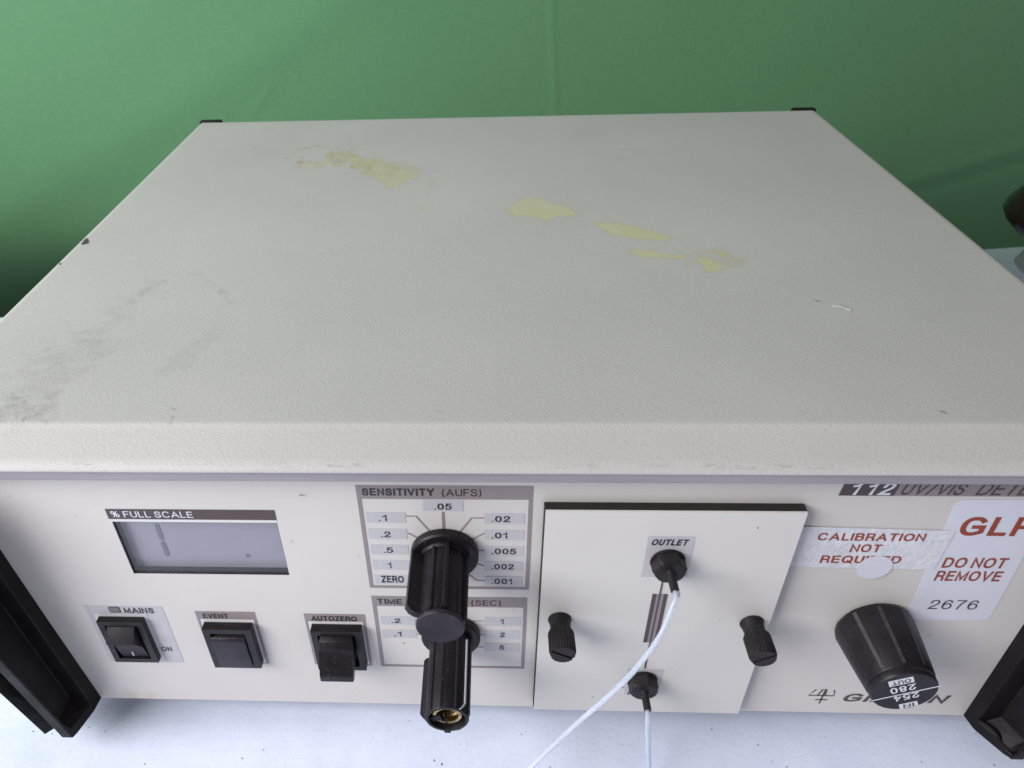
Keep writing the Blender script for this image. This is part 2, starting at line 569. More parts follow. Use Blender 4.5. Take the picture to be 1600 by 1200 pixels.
def back_y(x, z):
    y = edge_y(x) + 0.30
    y += -0.0007 * gauss(x - 0.053 - 0.083 * (0.153 - z), 0.0030)            # sewn fold line
    y += 0.004 * noise.noise(Vector((x * 2.2, 0, z * 1.2)))
    d = (z + 0.063) - 0.28 * (x - 0.512)
    w = max(0.0, min(1.0, (x - 0.42) / 0.10))
    y += -0.0009 * gauss(d, 0.011) * w + 0.0007 * gauss(d + 0.022, 0.011) * w
    d2 = (x + 0.246) - 0.90 * (z - 0.074)
    y += -0.0007 * gauss(d2, 0.0025) * gauss(z - 0.074, 0.014)
    # lower cloth bent backward, most at the left, a shape added to darken it
    zz = (-0.080 - z) / 0.040
    sp_ = 0.040 * (math.log1p(math.exp(zz)) if zz < 20 else zz)
    lf = max(0.0, min(1.0, (0.1 - x) / 0.62))
    y += min(0.9, sp_ * (0.30 + 0.72 * lf * lf))
    d3 = (z - 0.14) - 0.5 * (x + 0.20)
    y += -0.0015 * gauss(d3, 0.03)
    return y


xs = sorted(list(np.linspace(X0, -0.63, 20)) + list(np.linspace(-0.625, 0.72, 460)) + list(np.linspace(0.725, X1, 30)))
zs = sorted(list(np.linspace(Z0, -0.21, 20)) + list(np.linspace(-0.205, 0.24, 120)) + list(np.linspace(0.25, Z1, 25)))
verts = [(x, back_y(x, z), z) for z in zs for x in xs]
n = len(xs)
faces = [(j * n + i, j * n + i + 1, (j + 1) * n + i + 1, (j + 1) * n + i) for j in range(len(zs) - 1) for i in range(n - 1)]
me = bpy.data.meshes.new('backdrop_cloth')
me.from_pydata(verts, [], faces)
bd = link('backdrop_cloth', me, None, M_CLOTH, True)
so = bd.modifiers.new('cloth_thickness', 'SOLIDIFY'); so.thickness = 0.001; so.offset = 1
tag(bd, 'green cloth backdrop with faint creases hanging behind the table', 'backdrop')

# ------------------------------------------------------------------ the instrument
det = bpy.data.objects.new('laboratory_detector', None)
C.objects.link(det)
tag(det, 'cream laboratory detector with black knobs and stained textured cover on white table', 'lab instrument')

# --- cover
H, D = 0.148, 0.3033
XL, XR, RC = -0.1908, 0.1845, 0.0035
prof = [(D, 0.012), (D, 0.145), (D - 0.001, 0.1472), (D - 0.003, H)]
for i in range(1, 330):
    prof.append((D - 0.003 - (D - 0.003 - 0.0075) * i / 330, H))
prof += [(0.0062, H), (0.0056, 0.14795), (0.0050, 0.14772), (0.0044, 0.1474)]
y0, z0, y1, z1 = 0.0036, 0.14705, -0.0060, 0.14360
for i in range(10):
    t = i / 9
    prof.append((y0 + (y1 - y0) * t, z0 + (z1 - z0) * t))
prof += [(-0.0070, 0.1430), (-0.0079, 0.1423), (-0.0084, 0.1417), (-0.0085, 0.1413), (-0.0083, 0.1410), (-0.0050, 0.1410), (0.004, 0.1410)]
cols = []
cols.append((XL, -0.136, 'side'))
acr = []
NX = 380
for zz in (0.136, 0.09, 0.045, 0.006): acr.append((XL, zz))
for a in (80, 60, 40, 20): acr.append((XL + RC - RC * math.sin(R(a)), RC * (1 - math.cos(R(a)))))
for i in range(NX + 1): acr.append((XL + RC + (XR - XL - 2 * RC) * i / NX, 0))
for a in (20, 40, 60, 80): acr.append((XR - RC + RC * math.sin(R(a)), RC * (1 - math.cos(R(a)))))
for zz in (0.006, 0.045, 0.09, 0.136): acr.append((XR, zz))
verts = [(x, y, max(0.012, z - dz) if dz > 0.005 else z - dz) for (y, z) in prof for (x, dz) in acr]
n = len(acr)
faces = [(j * n + i, (j + 1) * n + i, (j + 1) * n + i + 1, j * n + i + 1) for j in range(len(prof) - 1) for i in range(n - 1)]
me = bpy.data.meshes.new('case_cover')
me.from_pydata(verts, [], faces)
me.update()
P = np.array(verts)


def fb(x, y, s, seed):
    return noise.fractal(Vector((x * s, y * s, seed)), 0.6, 2.2, 4)


def inpoly(px, py, poly):
    ins = np.zeros(px.shape, bool)
    dmin = np.full(px.shape, 1e9)
    m_ = len(poly)
    for i in range(m_):
        x1, y1_ = poly[i]; x2, y2_ = poly[(i + 1) % m_]
        c1 = ((y1_ > py) != (y2_ > py)) & (px < (x2 - x1) * (py - y1_) / (y2_ - y1_ + 1e-12) + x1)
        ins ^= c1
        L2 = (x2 - x1) ** 2 + (y2_ - y1_) ** 2 + 1e-15
        t_ = np.clip(((px - x1) * (x2 - x1) + (py - y1_) * (y2_ - y1_)) / L2, 0, 1)
        dmin = np.minimum(dmin, np.hypot(px - x1 - t_ * (x2 - x1), py - y1_ - t_ * (y2_ - y1_)))
    return np.where(ins, dmin, -dmin)


def dline(px, py, pl):
    dmin = np.full(px.shape, 1e9); 
    for (x1, y1_), (x2, y2_) in zip(pl, pl[1:]):
        L2 = (x2 - x1) ** 2 + (y2_ - y1_) ** 2 + 1e-15
        t_ = np.clip(((px - x1) * (x2 - x1) + (py - y1_) * (y2_ - y1_)) / L2, 0, 1)
        dmin = np.minimum(dmin, np.hypot(px - x1 - t_ * (x2 - x1), py - y1_ - t_ * (y2_ - y1_)))
    return dmin


top = P[:, 2] > 0.1425
px, py = P[:, 0].copy(), P[:, 1].copy()
w = np.zeros(len(P)); w2 = np.zeros(len(P))
for i in np.nonzero(top)[0]:
    w[i] = fb(px[i], py[i], 160, 1.3); w2[i] = fb(px[i], py[i], 60, 5.1)
marks = np.zeros((len(P), 4)); marks[:, 3] = 1


def blot(poly, amt, ragged=0.0025, soft=0.0010, ch=0):
    d = inpoly(px + w2 * 0.0012, py, poly) + w * ragged
    marks[:, ch] = np.maximum(marks[:, ch], np.clip(d / (soft * 3.2) + 0.45, 0, 1) * amt * top)


def streak(pl, wd, amt, ragged=0.002, soft=0.001, ch=1):
    d = wd - dline(px, py, pl) + w * ragged
    marks[:, ch] = np.maximum(marks[:, ch], np.clip(d / soft + 0.5, 0, 1) * amt * top)


# glue residue left by a long torn-off label
blot([(-0.1180, 0.2330), (-0.1120, 0.2300), (-0.1040, 0.2270), (-0.0985, 0.2300), (-0.0960, 0.2440), (-0.0860, 0.2420), (-0.0790, 0.2330), (-0.0700, 0.2270), (-0.0560, 0.2170), (-0.0470, 0.2080), (-0.0490, 0.1960), (-0.0570, 0.1900), (-0.0680, 0.2010), (-0.0790, 0.2130), (-0.0880, 0.2210), (-0.0960, 0.2170), (-0.1030, 0.2140), (-0.1110, 0.2210)], 0.75, 0.006)
blot([(-0.0720, 0.2080), (-0.0530, 0.2010), (-0.0500, 0.1920), (-0.0600, 0.1890)], 1.0, 0.003)
streak([(-0.0700, 0.2290), (-0.0560, 0.2210), (-0.0430, 0.2080), (-0.0385, 0.1930), (-0.0400, 0.1790)], 0.0006, 0.6, 0.001, ch=0)
streak([(-0.1190, 0.2460), (-0.1100, 0.2500), (-0.1060, 0.2520)], 0.0012, 0.7, 0.002, ch=0)
streak([(-0.0440, 0.1640), (-0.0420, 0.1600)], 0.0013, 0.6, 0.002, ch=0)
blot([(-0.0040, 0.1600), (0.0020, 0.1680), (0.0070, 0.1735), (0.0150, 0.1690), (0.0250, 0.1610), (0.0289, 0.1515), (0.0200, 0.1510), (0.0140, 0.1460), (0.0105, 0.1500), (0.0010, 0.1520)], 1.0, 0.0016)
blot([(-0.0170, 0.1620), (-0.0040, 0.1640), (0.0010, 0.1540), (-0.0060, 0.1500)], 0.30, 0.004)
blot([(0.0345, 0.1400), (0.0355, 0.1440), (0.0432, 0.1440), (0.0520, 0.1390), (0.0590, 0.1330), (0.0665, 0.1262), (0.0560, 0.1250), (0.0470, 0.1275), (0.0400, 0.1320)], 1.0, 0.0012)
blot([(0.0430, 0.1180), (0.0500, 0.1180), (0.0580, 0.1140), (0.0665, 0.1105), (0.0650, 0.1070), (0.0560, 0.1085), (0.0480, 0.1110)], 1.0, 0.0016)
blot([(0.0060, 0.1540), (0.0290, 0.1520), (0.0400, 0.1440), (0.0360, 0.1380), (0.0200, 0.1440)], 0.22, 0.004)
blot([(0.0400, 0.1310), (0.0600, 0.1240), (0.0700, 0.1120), (0.0560, 0.1140), (0.0440, 0.1200)], 0.27, 0.004)
blot([(0.0620, 0.1130), (0.0860, 0.1190), (0.0890, 0.1040), (0.0780, 0.0930), (0.0680, 0.1000)], 0.36, 0.005)
streak([(0.0310, 0.1262), (0.0380, 0.1225), (0.0440, 0.1170)], 0.0003, 0.55, 0.0008, ch=0)
streak([(0.0130, 0.1470), (0.0250, 0.1410), (0.0320, 0.1390)], 0.0003, 0.4, 0.0008, ch=0)
blot([(0.0690, 0.1095), (0.0760, 0.1085), (0.0800, 0.1010), (0.0770, 0.0960), (0.0720, 0.0970), (0.0690, 0.1030)], 0.95, 0.0024)
streak([(0.0775, 0.1130), (0.0840, 0.1100), (0.0860, 0.1040)], 0.0014, 0.6, 0.002, ch=0)
streak([(0.0825, 0.1165), (0.0850, 0.1180)], 0.0006, 0.6, 0.001, ch=0)
# grey grime and rub marks
streak([(-0.1548, 0.0120), (-0.1535, 0.030), (-0.1495, 0.0500)], 0.008, 0.34, 0.012, 0.010)
streak([(-0.1660, 0.0080), (-0.1500, 0.0120)], 0.006, 0.6, 0.010, 0.008)
streak([(-0.1470, 0.0560), (-0.1455, 0.0760), (-0.1416, 0.0880)], 0.004, 0.22, 0.008, 0.006)
streak([(-0.1445, 0.0780), (-0.1416, 0.0879), (-0.1347, 0.0985), (-0.1250, 0.0985)], 0.0009, 0.62, 0.002, 0.0016)
streak([(-0.1191, 0.0927), (-0.1104, 0.0835), (-0.1080, 0.0760)], 0.0010, 0.5, 0.003, 0.002)
streak([(-0.1060, 0.0560), (-0.1150, 0.0300)], 0.002, 0.22, 0.006, 0.004)
for (x, y, r, a) in ((-0.1064, 0.0125, 0.0005, 0.9), (-0.1525, 0.0078, 0.0010, 0.9), (-0.1500, 0.0068, 0.0006, 0.8), (-0.142, 0.0075, 0.0006, 0.8), (0.1169, 0.0110, 0.0008, 0.9),
                     (0.1043, 0.0745, 0.0005, 0.9), (-0.1465, 0.0430, 0.0005, 0.7), (-0.1335, 0.0800, 0.0004, 0.9), (-0.026, 0.0110, 0.0003, 0.8), (0.053, 0.030, 0.0004, 0.5), (-0.1420, 0.2500, 0.0010, 0.5), (0.0600, 0.2380, 0.0014, 0.4)):
    streak([(x, y), (x + 0.0008, y - 0.0006)], r, a, 0.0003, 0.0006)
streak([(0.1050, 0.0742), (0.1075, 0.0722), (0.1100, 0.0700), (0.1140, 0.0672)], 0.0002, 0.5, 0.0006, 0.0008)
streak([(-0.1050, 0.0085), (-0.1046, 0.0050)], 0.0002, 0.8, 0.0002, 0.0004)
streak([(-0.1858, 0.1290), (-0.1875, 0.1330)], 0.0016, 1.0, 0.0006, 0.0006)
streak([(-0.1875, 0.1090), (-0.1880, 0.1100)], 0.0008, 1.0, 0.0003, 0.0006)
for i in range(len(P)):
    if 0.1420 < P[i, 2] < 0.1442 and P[i, 1] < 0:
        x = P[i, 0]
        v = 0.0
        for a_, b_, s_ in ((-0.132, -0.122, 1.0), (-0.115, -0.065, 0.35), (-0.062, -0.045, 1.0), (0.000, 0.020, 0.6), (0.028, 0.040, 0.7), (0.046, 0.085, 0.8)):
            if a_ < x < b_: v = max(v, s_ * min(1, (x - a_) * 400, (b_ - x) * 400))
        marks[i, 2] = v * (1 if 0.1426 < P[i, 2] < 0.1433 else 0.0)
ca = me.color_attributes.new('marks', 'FLOAT_COLOR', 'POINT')
ca.data.foreach_set('color', marks.astype(np.float32).ravel())
cover = link('case_cover', me, det, M_COVER, True)
sf = cover.modifiers.new('sheet_thickness', 'SOLIDIFY'); sf.thickness = 0.0012; sf.offset = -1
cover['label'] = 'cream textured sheet metal cover with yellowed glue stains'

k = M('grey_mauve_rail_paint', (0.30, 0.275, 0.30), 0.5, 0.4)
k.base(k.mix(k.ramp(k.noise(120, 4, 0.6, vec=k.coord((0.1, 1, 1))), 0.3, 0.7), (0.26, 0.235, 0.26), (0.33, 0.305, 0.33)))
obj('front_rail', bx(XL + 0.004, XR - 0.004, -0.0078, 0.003, 0.1373, 0.14085, bev=0.0003), k.m, det)

# a pale dent scratched through to white
bm = bmesh.new()
loft(bm, [[(0.1085 + t * 0.0055 + s * 0.0003, 0.0703 - t * 0.0028 + 0.0012 * math.sin(PI * t) + s * (0.0012 * math.sin(PI * t) + 0.0003), H + 0.00005 + 0.00028 * (1 - s * s)) for s in (-1, -0.5, 0, 0.5, 1)] for t in np.linspace(0, 1, 14)], False, False, False)
obj('paint_chip', bm, mottled('bare_primer_grey', (0.50, 0.50, 0.48), 0.6, 0.3, 500), det, smooth=True)

# rear panel and its black corner pieces
obj('rear_panel', bx(XL + 0.004, XR - 0.004, D - 0.004, D - 0.0015, 0.014, 0.1455), M_PANEL, det)
for sx_, xc in ((1, XL), (-1, XR)):
    bm = bmesh.new()
    box(bm, min(xc - 0.001 * sx_, xc + 0.013 * sx_), max(xc - 0.001 * sx_, xc + 0.013 * sx_), D + 0.0003, D + 0.0055, 0.012, 0.1478, 0.0012, 2)
    obj('rear_corner_piece', bm, M_BRACKET, det, angle=40)

# --- front panel
PX0, PX1, PZ0, PZ1 = -0.1785, 0.1775, 0.012, 0.1400
LX0, LX1, LZ0, LZ1 = -0.1308, -0.0777, 0.0871, 0.1122
bm = bmesh.new()


def holed(bm, o, i, yf, yb):
    """plate with a rectangular hole"""
    xs_ = [o[0], i[0], i[1], o[1]]; zs_ = [o[2], i[2], i[3], o[3]]
    def grid(y): return [[bm.verts.new((x, y, z)) for x in xs_] for z in zs_]
    a, b = grid(yf), grid(yb)
    for j in range(3):
        for q in range(3):
            if (j, q) == (1, 1): continue
            bm.faces.new((a[j][q], a[j][q + 1], a[j + 1][q + 1], a[j + 1][q]))
            bm.faces.new((b[j][q], b[j + 1][q], b[j + 1][q + 1], b[j][q + 1]))
    for j in range(3):
        bm.faces.new((a[j][0], a[j + 1][0], b[j + 1][0], b[j][0])); bm.faces.new((a[j][3], b[j][3], b[j + 1][3], a[j + 1][3]))
        bm.faces.new((a[0][j], b[0][j], b[0][j + 1], a[0][j + 1])); bm.faces.new((a[3][j], a[3][j + 1], b[3][j + 1], b[3][j]))
    for p_, q_ in (((1, 1), (1, 2)), ((1, 2), (2, 2)), ((2, 2), (2, 1)), ((2, 1), (1, 1))):
        bm.faces.new((a[p_[0]][p_[1]], a[q_[0]][q_[1]], b[q_[0]][q_[1]], b[p_[0]][p_[1]]))


holed(bm, (PX0, PX1, PZ0, PZ1), (LX0, LX1, LZ0, LZ1), 0.0, 0.0016)
panel = obj('front_panel', bm, M_PANEL, det)
panel['label'] = 'cream enamelled front panel with printed scales'
T1, T2, T3 = -0.00010, -0.00018, -0.00026     # stacking heights of printed layers


def stick(name, pts_, y, m_, par=panel):
    return obj(name, sheet(pts_, y), m_, par)


def frame(name, o, i, y, m_, par=panel):
    bm = bmesh.new()
    holed(bm, o, i, y, y + 0.00006)
    return obj(name, bm, m_, par)


def pline(name, pts_, wd, y, m_, par=panel):
    bm = bmesh.new()
    L, Rr = [], []
    for i, p in enumerate(pts_):
        a_ = Vector(pts_[max(i - 1, 0)]); b_ = Vector(pts_[min(i + 1, len(pts_) - 1)])
        d_ = (b_ - a_).normalized(); nrm = Vector((-d_.y, d_.x)) * wd / 2
        q = Vector(p)
        L.append(q + nrm); Rr.append(q - nrm)
    ol = L + Rr[::-1]
    loft(bm, [[(p.x, y + 0.00005, p.y) for p in ol], [(p.x, y, p.y) for p in ol]])
    return obj(name, bm, m_, par)


# sensitivity scale
frame('scale_frame', (-0.0513, 0.0018, 0.0815, 0.1287), (-0.0500, 0.0005, 0.0828, 0.1230), T1, M_TAUPE)
text('SENSITIVITY', -0.0496, -0.0277, 0.1245, 0.1275, T2, M_INK, panel, 0.026)
text('(AUFS)', -0.0254, -0.0137, 0.1244, 0.1273, T2, M_INK, panel)
for i, (s, x0, x1) in enumerate((('.1', -0.0455, -0.0429), ('.2', -0.0453, -0.0423), ('.5', -0.0451, -0.0421), ('1', -0.0444, -0.0432), ('ZERO', -0.0472, -0.0396))):
    zc = 0.1150 - i * 0.0073
    stick('label_patch', rect(-0.0493, -0.0371, zc - 0.0023, zc + 0.0023), T1, M_GREY)
    text(s, x0, x1, zc - 0.0014, zc + (0.0020 if s == 'ZERO' else 0.0012), T2, M_INK, panel, 0.03 if s == 'ZERO' else 0.012)
for i, (s, x1) in enumerate((('.02', -0.0049), ('.01', -0.0057), ('.005', -0.0028), ('.002', -0.0034), ('.001', -0.0038))):
    zc = 0.1149 - i * 0.0073
    stick('label_patch', rect(-0.0128, -0.0005, zc - 0.0023, zc + 0.0023), T1, M_GREY)
    text(s, -0.0106, x1, zc - 0.0014, zc + 0.0012, T2, M_INK, panel, 0.018)
stick('label_patch', rect(-0.0315, -0.0192, 0.1180, 0.1226), T1, M_GREY)
text('.05', -0.0280, -0.0227, 0.1187, 0.1213, T2, M_INK, panel, 0.018)
for pl, wd in (([(-0.0368, 0.1157), (-0.0338, 0.1157), (-0.0290, 0.1075)], 0.0005), ([(-0.0368, 0.1082), (-0.0310, 0.1040)], 0.0005), ([(-0.0254, 0.1176), (-0.0255, 0.105)], 0.0009),
               ([(-0.0129, 0.1151), (-0.0167, 0.1151), (-0.0215, 0.1072)], 0.0005), ([(-0.0128, 0.1084), (-0.019, 0.1039)], 0.0005), ([(-0.0128, 0.1004), (-0.018, 0.1004)], 0.0005),
               ([(-0.0130, 0.0931), (-0.018, 0.0955)], 0.0005), ([(-0.0129, 0.0857), (-0.0156, 0.0860), (-0.0190, 0.090)], 0.0005)):
    pline('scale_line', pl, wd, T1, M_TAUPE)
# time constant scale
frame('scale_frame', (-0.0513, 0.0014, 0.0368, 0.0773), (-0.0500, 0.0002, 0.0380, 0.0720), T1, M_TAUPE)
text('TIME', -0.0495, -0.0410, 0.0731, 0.0759, T2, M_INK, panel, 0.018)
text('CONSTANT', -0.0395, -0.0190, 0.0731, 0.0759, T2, M_INK, panel, 0.018)
text('(SEC)', -0.0174, -0.0075, 0.0730, 0.0758, T2, M_INK, panel)
for i, (s, x0, x1) in enumerate((('.2', -0.0454, -0.0423), ('.1', -0.0451, -0.0424))):
    zc = 0.0641 - i * 0.0075
    stick('label_patch', rect(-0.0492, -0.0371, zc - 0.0024, zc + 0.0023), T1, M_GREY)
    text(s, x0, x1, zc - 0.0013, zc + 0.0012, T2, M_INK, panel, 0.018)
for i, (s, x0, x1) in enumerate((('1', -0.0076, -0.0064), ('2', -0.0077, -0.0059), ('5', -0.0078, -0.0060))):
    zc = 0.0644 - i * 0.0074
    stick('label_patch', rect(-0.0130, -0.0006, zc - 0.0024, zc + 0.0023), T1, M_GREY)
    text(s, x0, x1, zc - 0.0013, zc + 0.0013, T2, M_INK, panel, 0.018)
for pl in ([(-0.0132, 0.0645), (-0.0168, 0.0644), (-0.0215, 0.0580)], [(-0.0133, 0.0569), (-0.019, 0.0545)], [(-0.0133, 0.0495), (-0.0165, 0.0495)], [(-0.0370, 0.0566), (-0.033, 0.0560)], [(-0.0370, 0.0643), (-0.033, 0.0630)]):
    pline('scale_line', pl, 0.0004, T1, M_TAUPE)

# display
disp = obj('display', bx(LX0 - 0.002, LX1 + 0.002, 0.0032, 0.0055, LZ0 - 0.002, LZ1 + 0.002), M_LCD, det)
disp['label'] = 'grey liquid crystal display showing a faint figure one'
bm = bmesh.new()
holed(bm, (LX0 - 0.0018, LX1 + 0.0018, LZ0 - 0.0018, LZ1 + 0.0018), (LX0 + 0.0002, LX1 - 0.0002, LZ0 + 0.0002, LZ1 - 0.0002), 0.0003, 0.0034)
obj('display_surround', bm, M_RECESS, disp)
for zc in (0.1042, 0.0961):
    bm = bmesh.new()
    x = -0.1187 if zc > 0.1 else -0.1188
    ol = [(x, zc + 0.0039), (x + 0.0008, zc + 0.0030), (x + 0.0008, zc - 0.0030), (x, zc - 0.0039), (x - 0.0008, zc - 0.0030), (x - 0.0008, zc + 0.0030)]
    obj('display_segment', sheet(ol, 0.00305, 0.00005), M_SEG, disp)
obj('display_dot', sheet(rect(-0.0922, -0.0908, 0.0925, 0.0940), 0.00305, 0.00005), M_SEG, disp)
obj('window_pane', bx(LX0 + 0.00025, LX1 - 0.00025, 0.0006, 0.0009, LZ0 + 0.00025, LZ1 - 0.00025), M_GLASS, disp)
obj('header_strip', sheet(rect(-0.1314, -0.0776, 0.1135, 0.1179), T1), M_TAUPE_DK, disp)
stick('clear_strip', rect(-0.1312, -0.0776, 0.11235, 0.1133), T1, M_CREAMINK, disp)
text('% FULL SCALE', -0.1300, -0.1038, 0.1144, 0.1171, T2, M_WHITEINK, disp, 0.006)

# mains switch
bm = bmesh.new()
stk = [(-0.1537, 0.0369), (-0.1257, 0.0369), (-0.1266, 0.0699), (-0.1537, 0.0699)]
ms = obj('mains_switch', sheet(rect(-0.1537, -0.1257, 0.0369, 0.0699), T1), M_GREY, det)
ms['label'] = 'black rocker switch pressed on beside the word MAINS'
stick('clear_patch', rounded(rect(-0.1516, -0.1326, 0.0393, 0.0655), 0.0008), T2, M_CREAMINK, ms)
text('MAINS', -0.1399, -0.1292, 0.0662, 0.0692, T2, M_INK, ms, 0.024)
text('ON', -0.1322, -0.1283, 0.0440, 0.0467, T2, M_INK, ms, 0.024)
stick('indicator_rim', rounded(rect(-0.1453, -0.1411, 0.0663, 0.0696), 0.0008), T2, M_LEDRIM, ms)
stick('indicator_window', rounded(rect(-0.1450, -0.1414, 0.0666, 0.0693), 0.0007), T3, M_LED, ms)


def bezel(parent, x0, x1, z0, z1, d, wall, bev):
    bm = bmesh.new()
    holed(bm, (x0, x1, z0, z1), (x0 + wall, x1 - wall, z0 + wall, z1 - wall), -d, -0.0001)
    outer = [e for e in bm.edges if all(abs(v.co.y + d) < 1e-7 for v in e.verts) and len(e.link_faces) == 2 and e.calc_face_angle(0) > 0.5]
    cornv = [e for e in bm.edges if len(e.link_faces) == 2 and e.calc_face_angle(0) > 0.5 and abs(e.verts[0].co.y - e.verts[1].co.y) > d * 0.9 and
             (abs(e.verts[0].co.x - x0) < 1e-6 or abs(e.verts[0].co.x - x1) < 1e-6)]
    bmesh.ops.bevel(bm, geom=outer + cornv, offset=bev, segments=3, profile=0.5, affect='EDGES')
    return obj('bezel', bm, M_SWITCH, parent, angle=35)


def prism_x(name, x0, x1, yz, m_, parent, bev=0.0003):
    bm = bmesh.new()
    loft(bm, [[(x0, y, z) for y, z in yz], [(x1, y, z) for y, z in yz]])
    if bev:
        bmesh.ops.bevel(bm, geom=bm.edges[:], offset=bev, segments=2, profile=0.5, affect='EDGES')
    return obj(name, bm, m_, parent, angle=40)


bezel(ms, -0.1500, -0.1336, 0.0404, 0.0642, 0.0026, 0.0022, 0.0011)
obj('switch_well', bx(-0.1480, -0.1356, -0.0006, 0.0003, 0.0420, 0.0622), M_BLACK, ms)
prism_x('rocker', -0.1471, -0.1370, [(-0.0008, 0.0610), (-0.0025, 0.0615), (-0.0066, 0.0568), (-0.0060, 0.0558), (-0.0026, 0.0505), (-0.0018, 0.0428), (-0.0008, 0.0428)], M_BLACK_CAP, ms)
mk = obj('rocker_mark', bx(-0.1425, -0.14215, -0.00215, -0.0019, 0.0438, 0.0463), M_WHITEINK, ms)

# event switch
ev = obj('event_switch', sheet(rect(-0.1146, -0.0932, 0.0373, 0.0677), T1), M_TAUPE, det)
ev['label'] = 'flat black button switch under the word EVENT'
stick('clear_patch', rounded(rect(-0.1135, -0.0943, 0.0382, 0.0634), 0.0003), T2, M_CREAMINK, ev)
text('EVENT', -0.1121, -0.1031, 0.0640, 0.0666, T2, M_INK, ev, 0.026)
bezel(ev, -0.1124, -0.0950, 0.0392, 0.0619, 0.0034, 0.0024, 0.0009)
obj('switch_well', bx(-0.1102, -0.0972, -0.0006, 0.0003, 0.0414, 0.0598), M_BLACK, ev)
prism_x('button', -0.1102, -0.0978, [(-0.0005, 0.0575), (-0.0035, 0.0572), (-0.0042, 0.0560), (-0.0038, 0.0400), (-0.0005, 0.0400)], M_BLACK_CAP, ev)

# autozero switch
az = obj('autozero_switch', sheet(rect(-0.0760, -0.0545, 0.0372, 0.0672), T1), M_TAUPE, det)
az['label'] = 'black paddle switch sticking out under the word AUTOZERO'
stick('clear_patch', rounded(rect(-0.0749, -0.0556, 0.0381, 0.0630), 0.0003), T2, M_CREAMINK, az)
text('AUTOZERO', -0.0737, -0.0576, 0.0634, 0.0661, T2, M_INK, az, 0.026)
bezel(az, -0.0738, -0.0561, 0.0390, 0.0617, 0.0034, 0.0022, 0.0009)
obj('switch_well', bx(-0.0718, -0.0582, -0.0006, 0.0003, 0.0410, 0.0597), M_BLACK, az)
prism_x('paddle', -0.0708, -0.0590, [(-0.0005, 0.0585), (-0.0030, 0.0592), (-0.0052, 0.0585), (-0.0066, 0.0560), (-0.0070, 0.0545), (-0.0118, 0.0480), (-0.0120, 0.0450), (-0.0104, 0.0440), (-0.0040, 0.0490), (-0.0005, 0.0490)], M_BLACK, az, 0.0004)

# knobs


def knob(name, x, z, r0, r1, L, wing, ribs, open_end, label):
    root = obj(name, lathe(x, z, [(-0.0001, r0 * 0.97), (-0.0004, r0), (-0.0026, r0), (-0.0032, r0 * 0.95), (-0.0034, r0 * 0.7)], 56), M_BLACK, det, angle=35)
    root['label'] = label

    def fn(a, r):
        rr = r
        for (ra, rh, rw) in ribs:
            d_ = abs((a - R(ra) + PI) % (2 * PI) - PI)
            if d_ < R(rw): rr = max(rr, r + rh * min(1, (R(rw) - d_) / R(3)))
        return rr
    rb = lambda t: r1 * 1.03 + (r1 * 1.00 - r1 * 1.03) * t
    ys = [-0.0030, -0.0034, -0.010, -0.020, -(L - 0.0022), -(L - 0.0016)]
    if open_end:
        ys = [-0.0030, -0.0034, -0.010, -0.020, -(L - 0.0004)]
    body = [ring(x, y, z, rb(-y / L), 144, fn) for y in ys]
    bm = bmesh.new()
    if open_end:
        body.append(ring(x, -L, z, r1 * 0.97, 144))
        body.append(ring(x, -L, z, r1 * 0.84, 144))
        body.append(ring(x, -L + 0.0055, z, r1 * 0.80, 144))
        loft(bm, body, True, True)
    else:
        loft(bm, body, True, True)
    obj('knob_body', bm, M_BLACK, root, angle=30)
    # the pointer wing
    wa, wr, ws, we, wt = wing
    c_, s_ = math.cos(R(wa)), math.sin(R(wa))
    bm = bmesh.new()
    secs = []
    for y, ro in ((ws, wr - 0.0008), (ws - 0.0008, wr), (we + 0.0020, wr), (we + 0.0006, wr - 0.0012), (we, wr - 0.0028)):
        sec = []
        for (rr, tt) in ((0.3 * r1, -wt), (ro, -wt * 0.75), (ro, wt * 0.75), (0.3 * r1, wt)):
            sec.append((x + rr * c_ - tt * s_, y, z + rr * s_ + tt * c_))
        secs.append(sec)
    loft(bm, secs)
    obj('pointer_wing', bm, M_BLACK, root, angle=30)
    return root, rb


sk, rb = knob('sensitivity_knob', -0.0255, 0.0998, 0.0108, 0.0069, 0.0286, (160, 0.0108, -0.0032, -0.0262, 0.0015),
              ((80, 0.0016, 7), (-60, 0.0006, 10), (18, 0.0012, 7), (112, 0.0007, 6), (45, 0.0004, 4)), False, 'long black pointer knob with a capped end on the sensitivity scale')
obj('knob_cap', lathe(-0.0255, 0.0998, [(-0.0262, 0.0064), (-0.0272, 0.0064), (-0.0273, 0.0068), (-0.0274, 0.00715), (-0.0283, 0.00715), (-0.0287, 0.0068)], 48), M_BLACK_CAP, sk, angle=40)
obj('grip_collar', lathe(-0.0255, 0.0998, [(-0.0030, 0.0080), (-0.0040, 0.0078), (-0.0044, 0.0074)], 48), M_BLACK, sk, angle=35)

tk, rb = knob('time_constant_knob', -0.0248, 0.0575, 0.0103, 0.0070, 0.0321, (200, 0.0092, -0.0090, -0.0312, 0.0013),
              ((66, 0.0005, 4), (-60, 0.0006, 8), (20, 0.0006, 8), (135, 0.0006, 5), (105, 0.0003, 4)), True, 'open-ended black pointer knob with a white line and brass collet')
